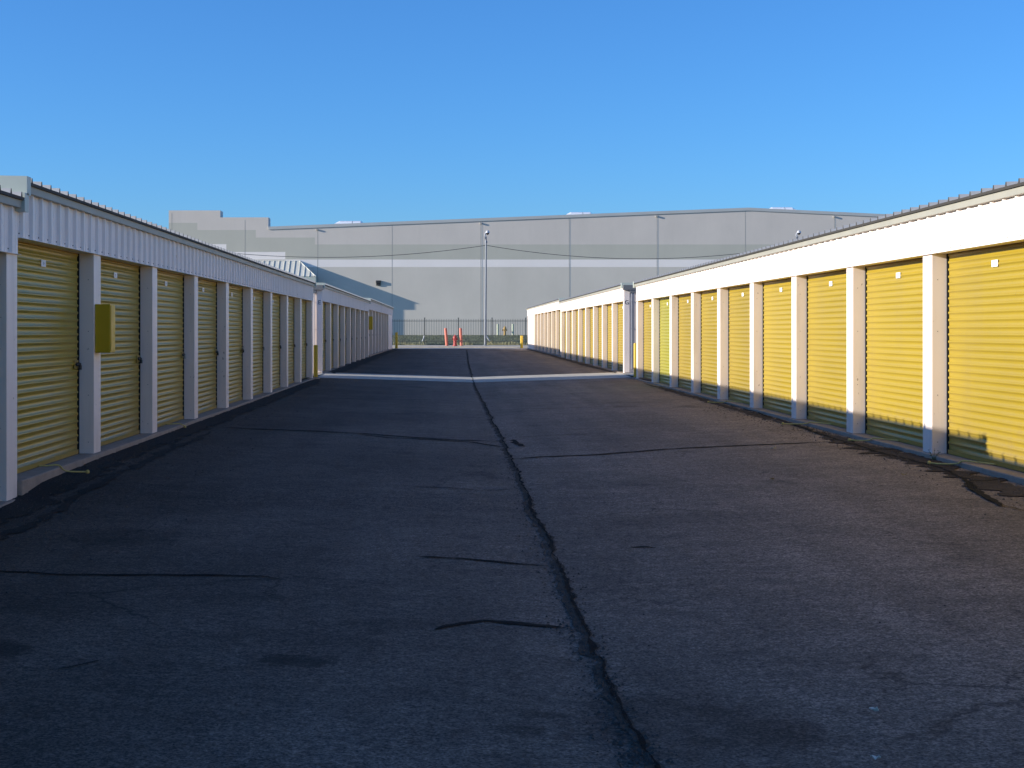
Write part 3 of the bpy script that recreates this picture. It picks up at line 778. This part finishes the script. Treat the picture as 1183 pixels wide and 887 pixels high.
rrope(20.2, .85, .48, 'yellow pull rope lying below the third sunlit door from the camera', 3)
rrope(26.3, 1.0, .45, 'small yellow pull rope farthest off along the sunlit row', 4)
def lrope(y, dy, dx, label, sd):
    x = XL - .15
    pts = [(x, y, .016), (x + .08, y + .02, .016), (XL + .03, y + .06, .018), (XL + .09, y + .12, zg(XL + .09, y) + .035), (x + dx, y + dy, zg(x + dx, y + dy) + .02)]
    rope(pts, label, sd)
lrope(13.95, .22, .42, 'yellow pull rope below the nearest shaded door on the left', 5)
lrope(20.2, .15, .24, 'short yellow pull rope below the third shaded door on the left', 6)

def weed(base, h, n, label, m='weed'):
    b = MB(); c = Vector(base)
    for k in range(n):
        a = random.random() * 6.28; l = h * random.uniform(.5, 1); d = Vector((math.cos(a), math.sin(a), 0))
        tip = c + d * l * .45 + Vector((0, 0, l)); b.tube([c, c + d * l * .15 + Vector((0, 0, l * .55)), tip], [.003, .0025, .001], 4)
        for j in range(4):
            q = c.lerp(tip, .35 + .2 * j); a2 = random.random() * 6.28; e = Vector((math.cos(a2), math.sin(a2), .4)) * h * .16; s_ = e.cross(Vector((0, 0, 1))).normalized() * h * .05
            b.quad(q, q + e * .5 + s_, q + e, q + e * .5 - s_)
    o = b.build('weed', M[m], org=base); tag(o, label, 'weed')
weed((XR - .06, 15.28, -.09), .17, 8, 'small green weed at the foot of the nearest white pier on the right')
def scrap(px_, py_, s, m, label, name='paper_scrap', cat='litter'):
    p = ground_at(px_, py_); b = MB(); n = 7; top = []
    for j in range(n):
        q = 6.28 * j / n; r = s * random.uniform(.6, 1.1); top.append(Vector((p.x + r * math.cos(q), p.y + r * .8 * math.sin(q), p.z + .012 + random.uniform(0, .02) + .3 * s * random.random())))
    c = Vector((p.x, p.y, p.z + .012 + s * .35)); d = Vector((0, 0, .004))
    for j in range(n):
        b.quad(top[j], top[(j + 1) % n], c); b.quad(top[(j + 1) % n] - d, top[j] - d, c - d); b.quad(top[j], top[j] - d, top[(j + 1) % n] - d, top[(j + 1) % n])
    o = b.build(name, m, org=p); tag(o, label, cat)
scrap(893, 520, .038, M['paper'], 'pale scrap just below the crack that runs to the sunlit row')
scrap(1011, 881 - 0, .02, M['paper'], 'tiny pale flake near the bottom right of the asphalt')
scrap(1045, 551, .035, M['leaf'], 'dry leaf flake on the asphalt before the second sunlit door', 'dry_leaf', 'leaf')
scrap(1010, 826, .022, M['paper'], 'small pale chip alone on the bare asphalt at the lower right')
scrap(892, 556, .03, M['leaf'], 'dry leaf flake below the pale scrap on the right lane', 'dry_leaf', 'leaf')
# small white markers on the bank
for px_, py_, lean, lb in ((487.5, 389.5, .5, 'white marker stake leaning right, left of the salmon posts'), (527.0, 388.5, -.35, 'white marker stake peeking above the red hydrant'), (566.5, 389.0, -.8, 'white marker stake leaning hard beside the tall pole')):
    Yk = 107.0; p = at(px_, py_, Yk); zb = bank(p.x, Yk)
    b = MB(); top = Vector((p.x + lean * .35, Yk, zb + .42)); b.tube([(p.x, Yk, zb - .05), top], [.05, .045], 8); b.lathe([(.06, -.02), (.06, .03), (.03, .05)], top, 8)
    o = b.build('marker_stake', M['cam'], org=(p.x, Yk, zb), fixn=True); tag(o, lb, 'marker', 'white marker stakes on the grass bank')

# dry grass at the foot of the fence
b = MB()
for _ in range(9000):
    x = random.uniform(-14, 15); y = 101.15 + abs(random.gauss(0, .5)); 
    if noise.noise(Vector((x * .7, y, 0))) < -.15: continue
    zb = bank(x, y) if y > 101 else .3; h_ = random.uniform(.08, .34) * (1 + .7 * noise.noise(Vector((x * .9, 3, 1)))); a = random.random() * 6.28
    w_ = Vector((math.cos(a), math.sin(a), 0)) * .012; d = Vector((random.gauss(0, .05), random.gauss(0, .05), h_))
    c = Vector((x, y, zb - .01)); b.quad(c - w_, c + w_, c + d)
for _ in range(26000):
    x = random.uniform(-14, 16); y = random.uniform(101.6, 118); c = Vector((x, y, bank(x, y) - .01)); h_ = random.uniform(.04, .12); a = random.random() * 6.28
    w_ = Vector((math.cos(a), math.sin(a), 0)) * .014; d = Vector((random.gauss(0, .04), random.gauss(0, .04), h_)); b.quad(c - w_, c + w_, c + d, m=1)
tag(b.build('grass', [M['blade'], M['lawn']]), 'dry and green grass blades on the bank and along the fence foot', 'grass', kind='stuff')

# ------------------------------------------------------------------ light
sun_dir = Vector((1, .181, -.265)).normalized()
el = math.asin(-sun_dir.z); az = math.atan2(-sun_dir.x, -sun_dir.y)     # compass angle from +Y towards +X
W = bpy.data.worlds.new('World'); S.world = W; W.use_nodes = True
nt = W.node_tree; bg = nt.nodes['Background']
sky = nt.nodes.new('ShaderNodeTexSky'); sky.sky_type = 'NISHITA'; sky.sun_disc = False
sky.sun_elevation = el; sky.sun_rotation = az; sky.altitude = 0; sky.air_density = 1.0; sky.dust_density = .4; sky.ozone_density = 9.0
nt.links.new(sky.outputs[0], bg.inputs['Color']); bg.inputs['Strength'].default_value = .125
ld = bpy.data.lights.new('sun', 'SUN'); ld.energy = 4.3; ld.angle = math.radians(.4); ld.color = (1, .95, .86)
lo = bpy.data.objects.new('sun', ld); COL.objects.link(lo); lo.rotation_euler = sun_dir.to_track_quat('-Z', 'Y').to_euler(); lo.location = (-60, 0, 40)

# ------------------------------------------------------------------ camera and view
cd = bpy.data.cameras.new('camera'); co = bpy.data.objects.new('camera', cd); COL.objects.link(co)
co.location = (0, 0, CAMZ); co.rotation_euler = (math.pi / 2, 0, 0)
cd.sensor_width = 36; cd.lens = F / 1183 * 36; cd.shift_x = (591.5 - X0) / 1183; cd.shift_y = -(443.5 - Y0) / 1183; cd.clip_end = 8000; cd.clip_start = .05
S.camera = co
vs = S.view_settings; vs.view_transform = 'Standard'; vs.look = 'None'; vs.gamma = 1; vs.use_curve_mapping = False; vs.exposure = .80
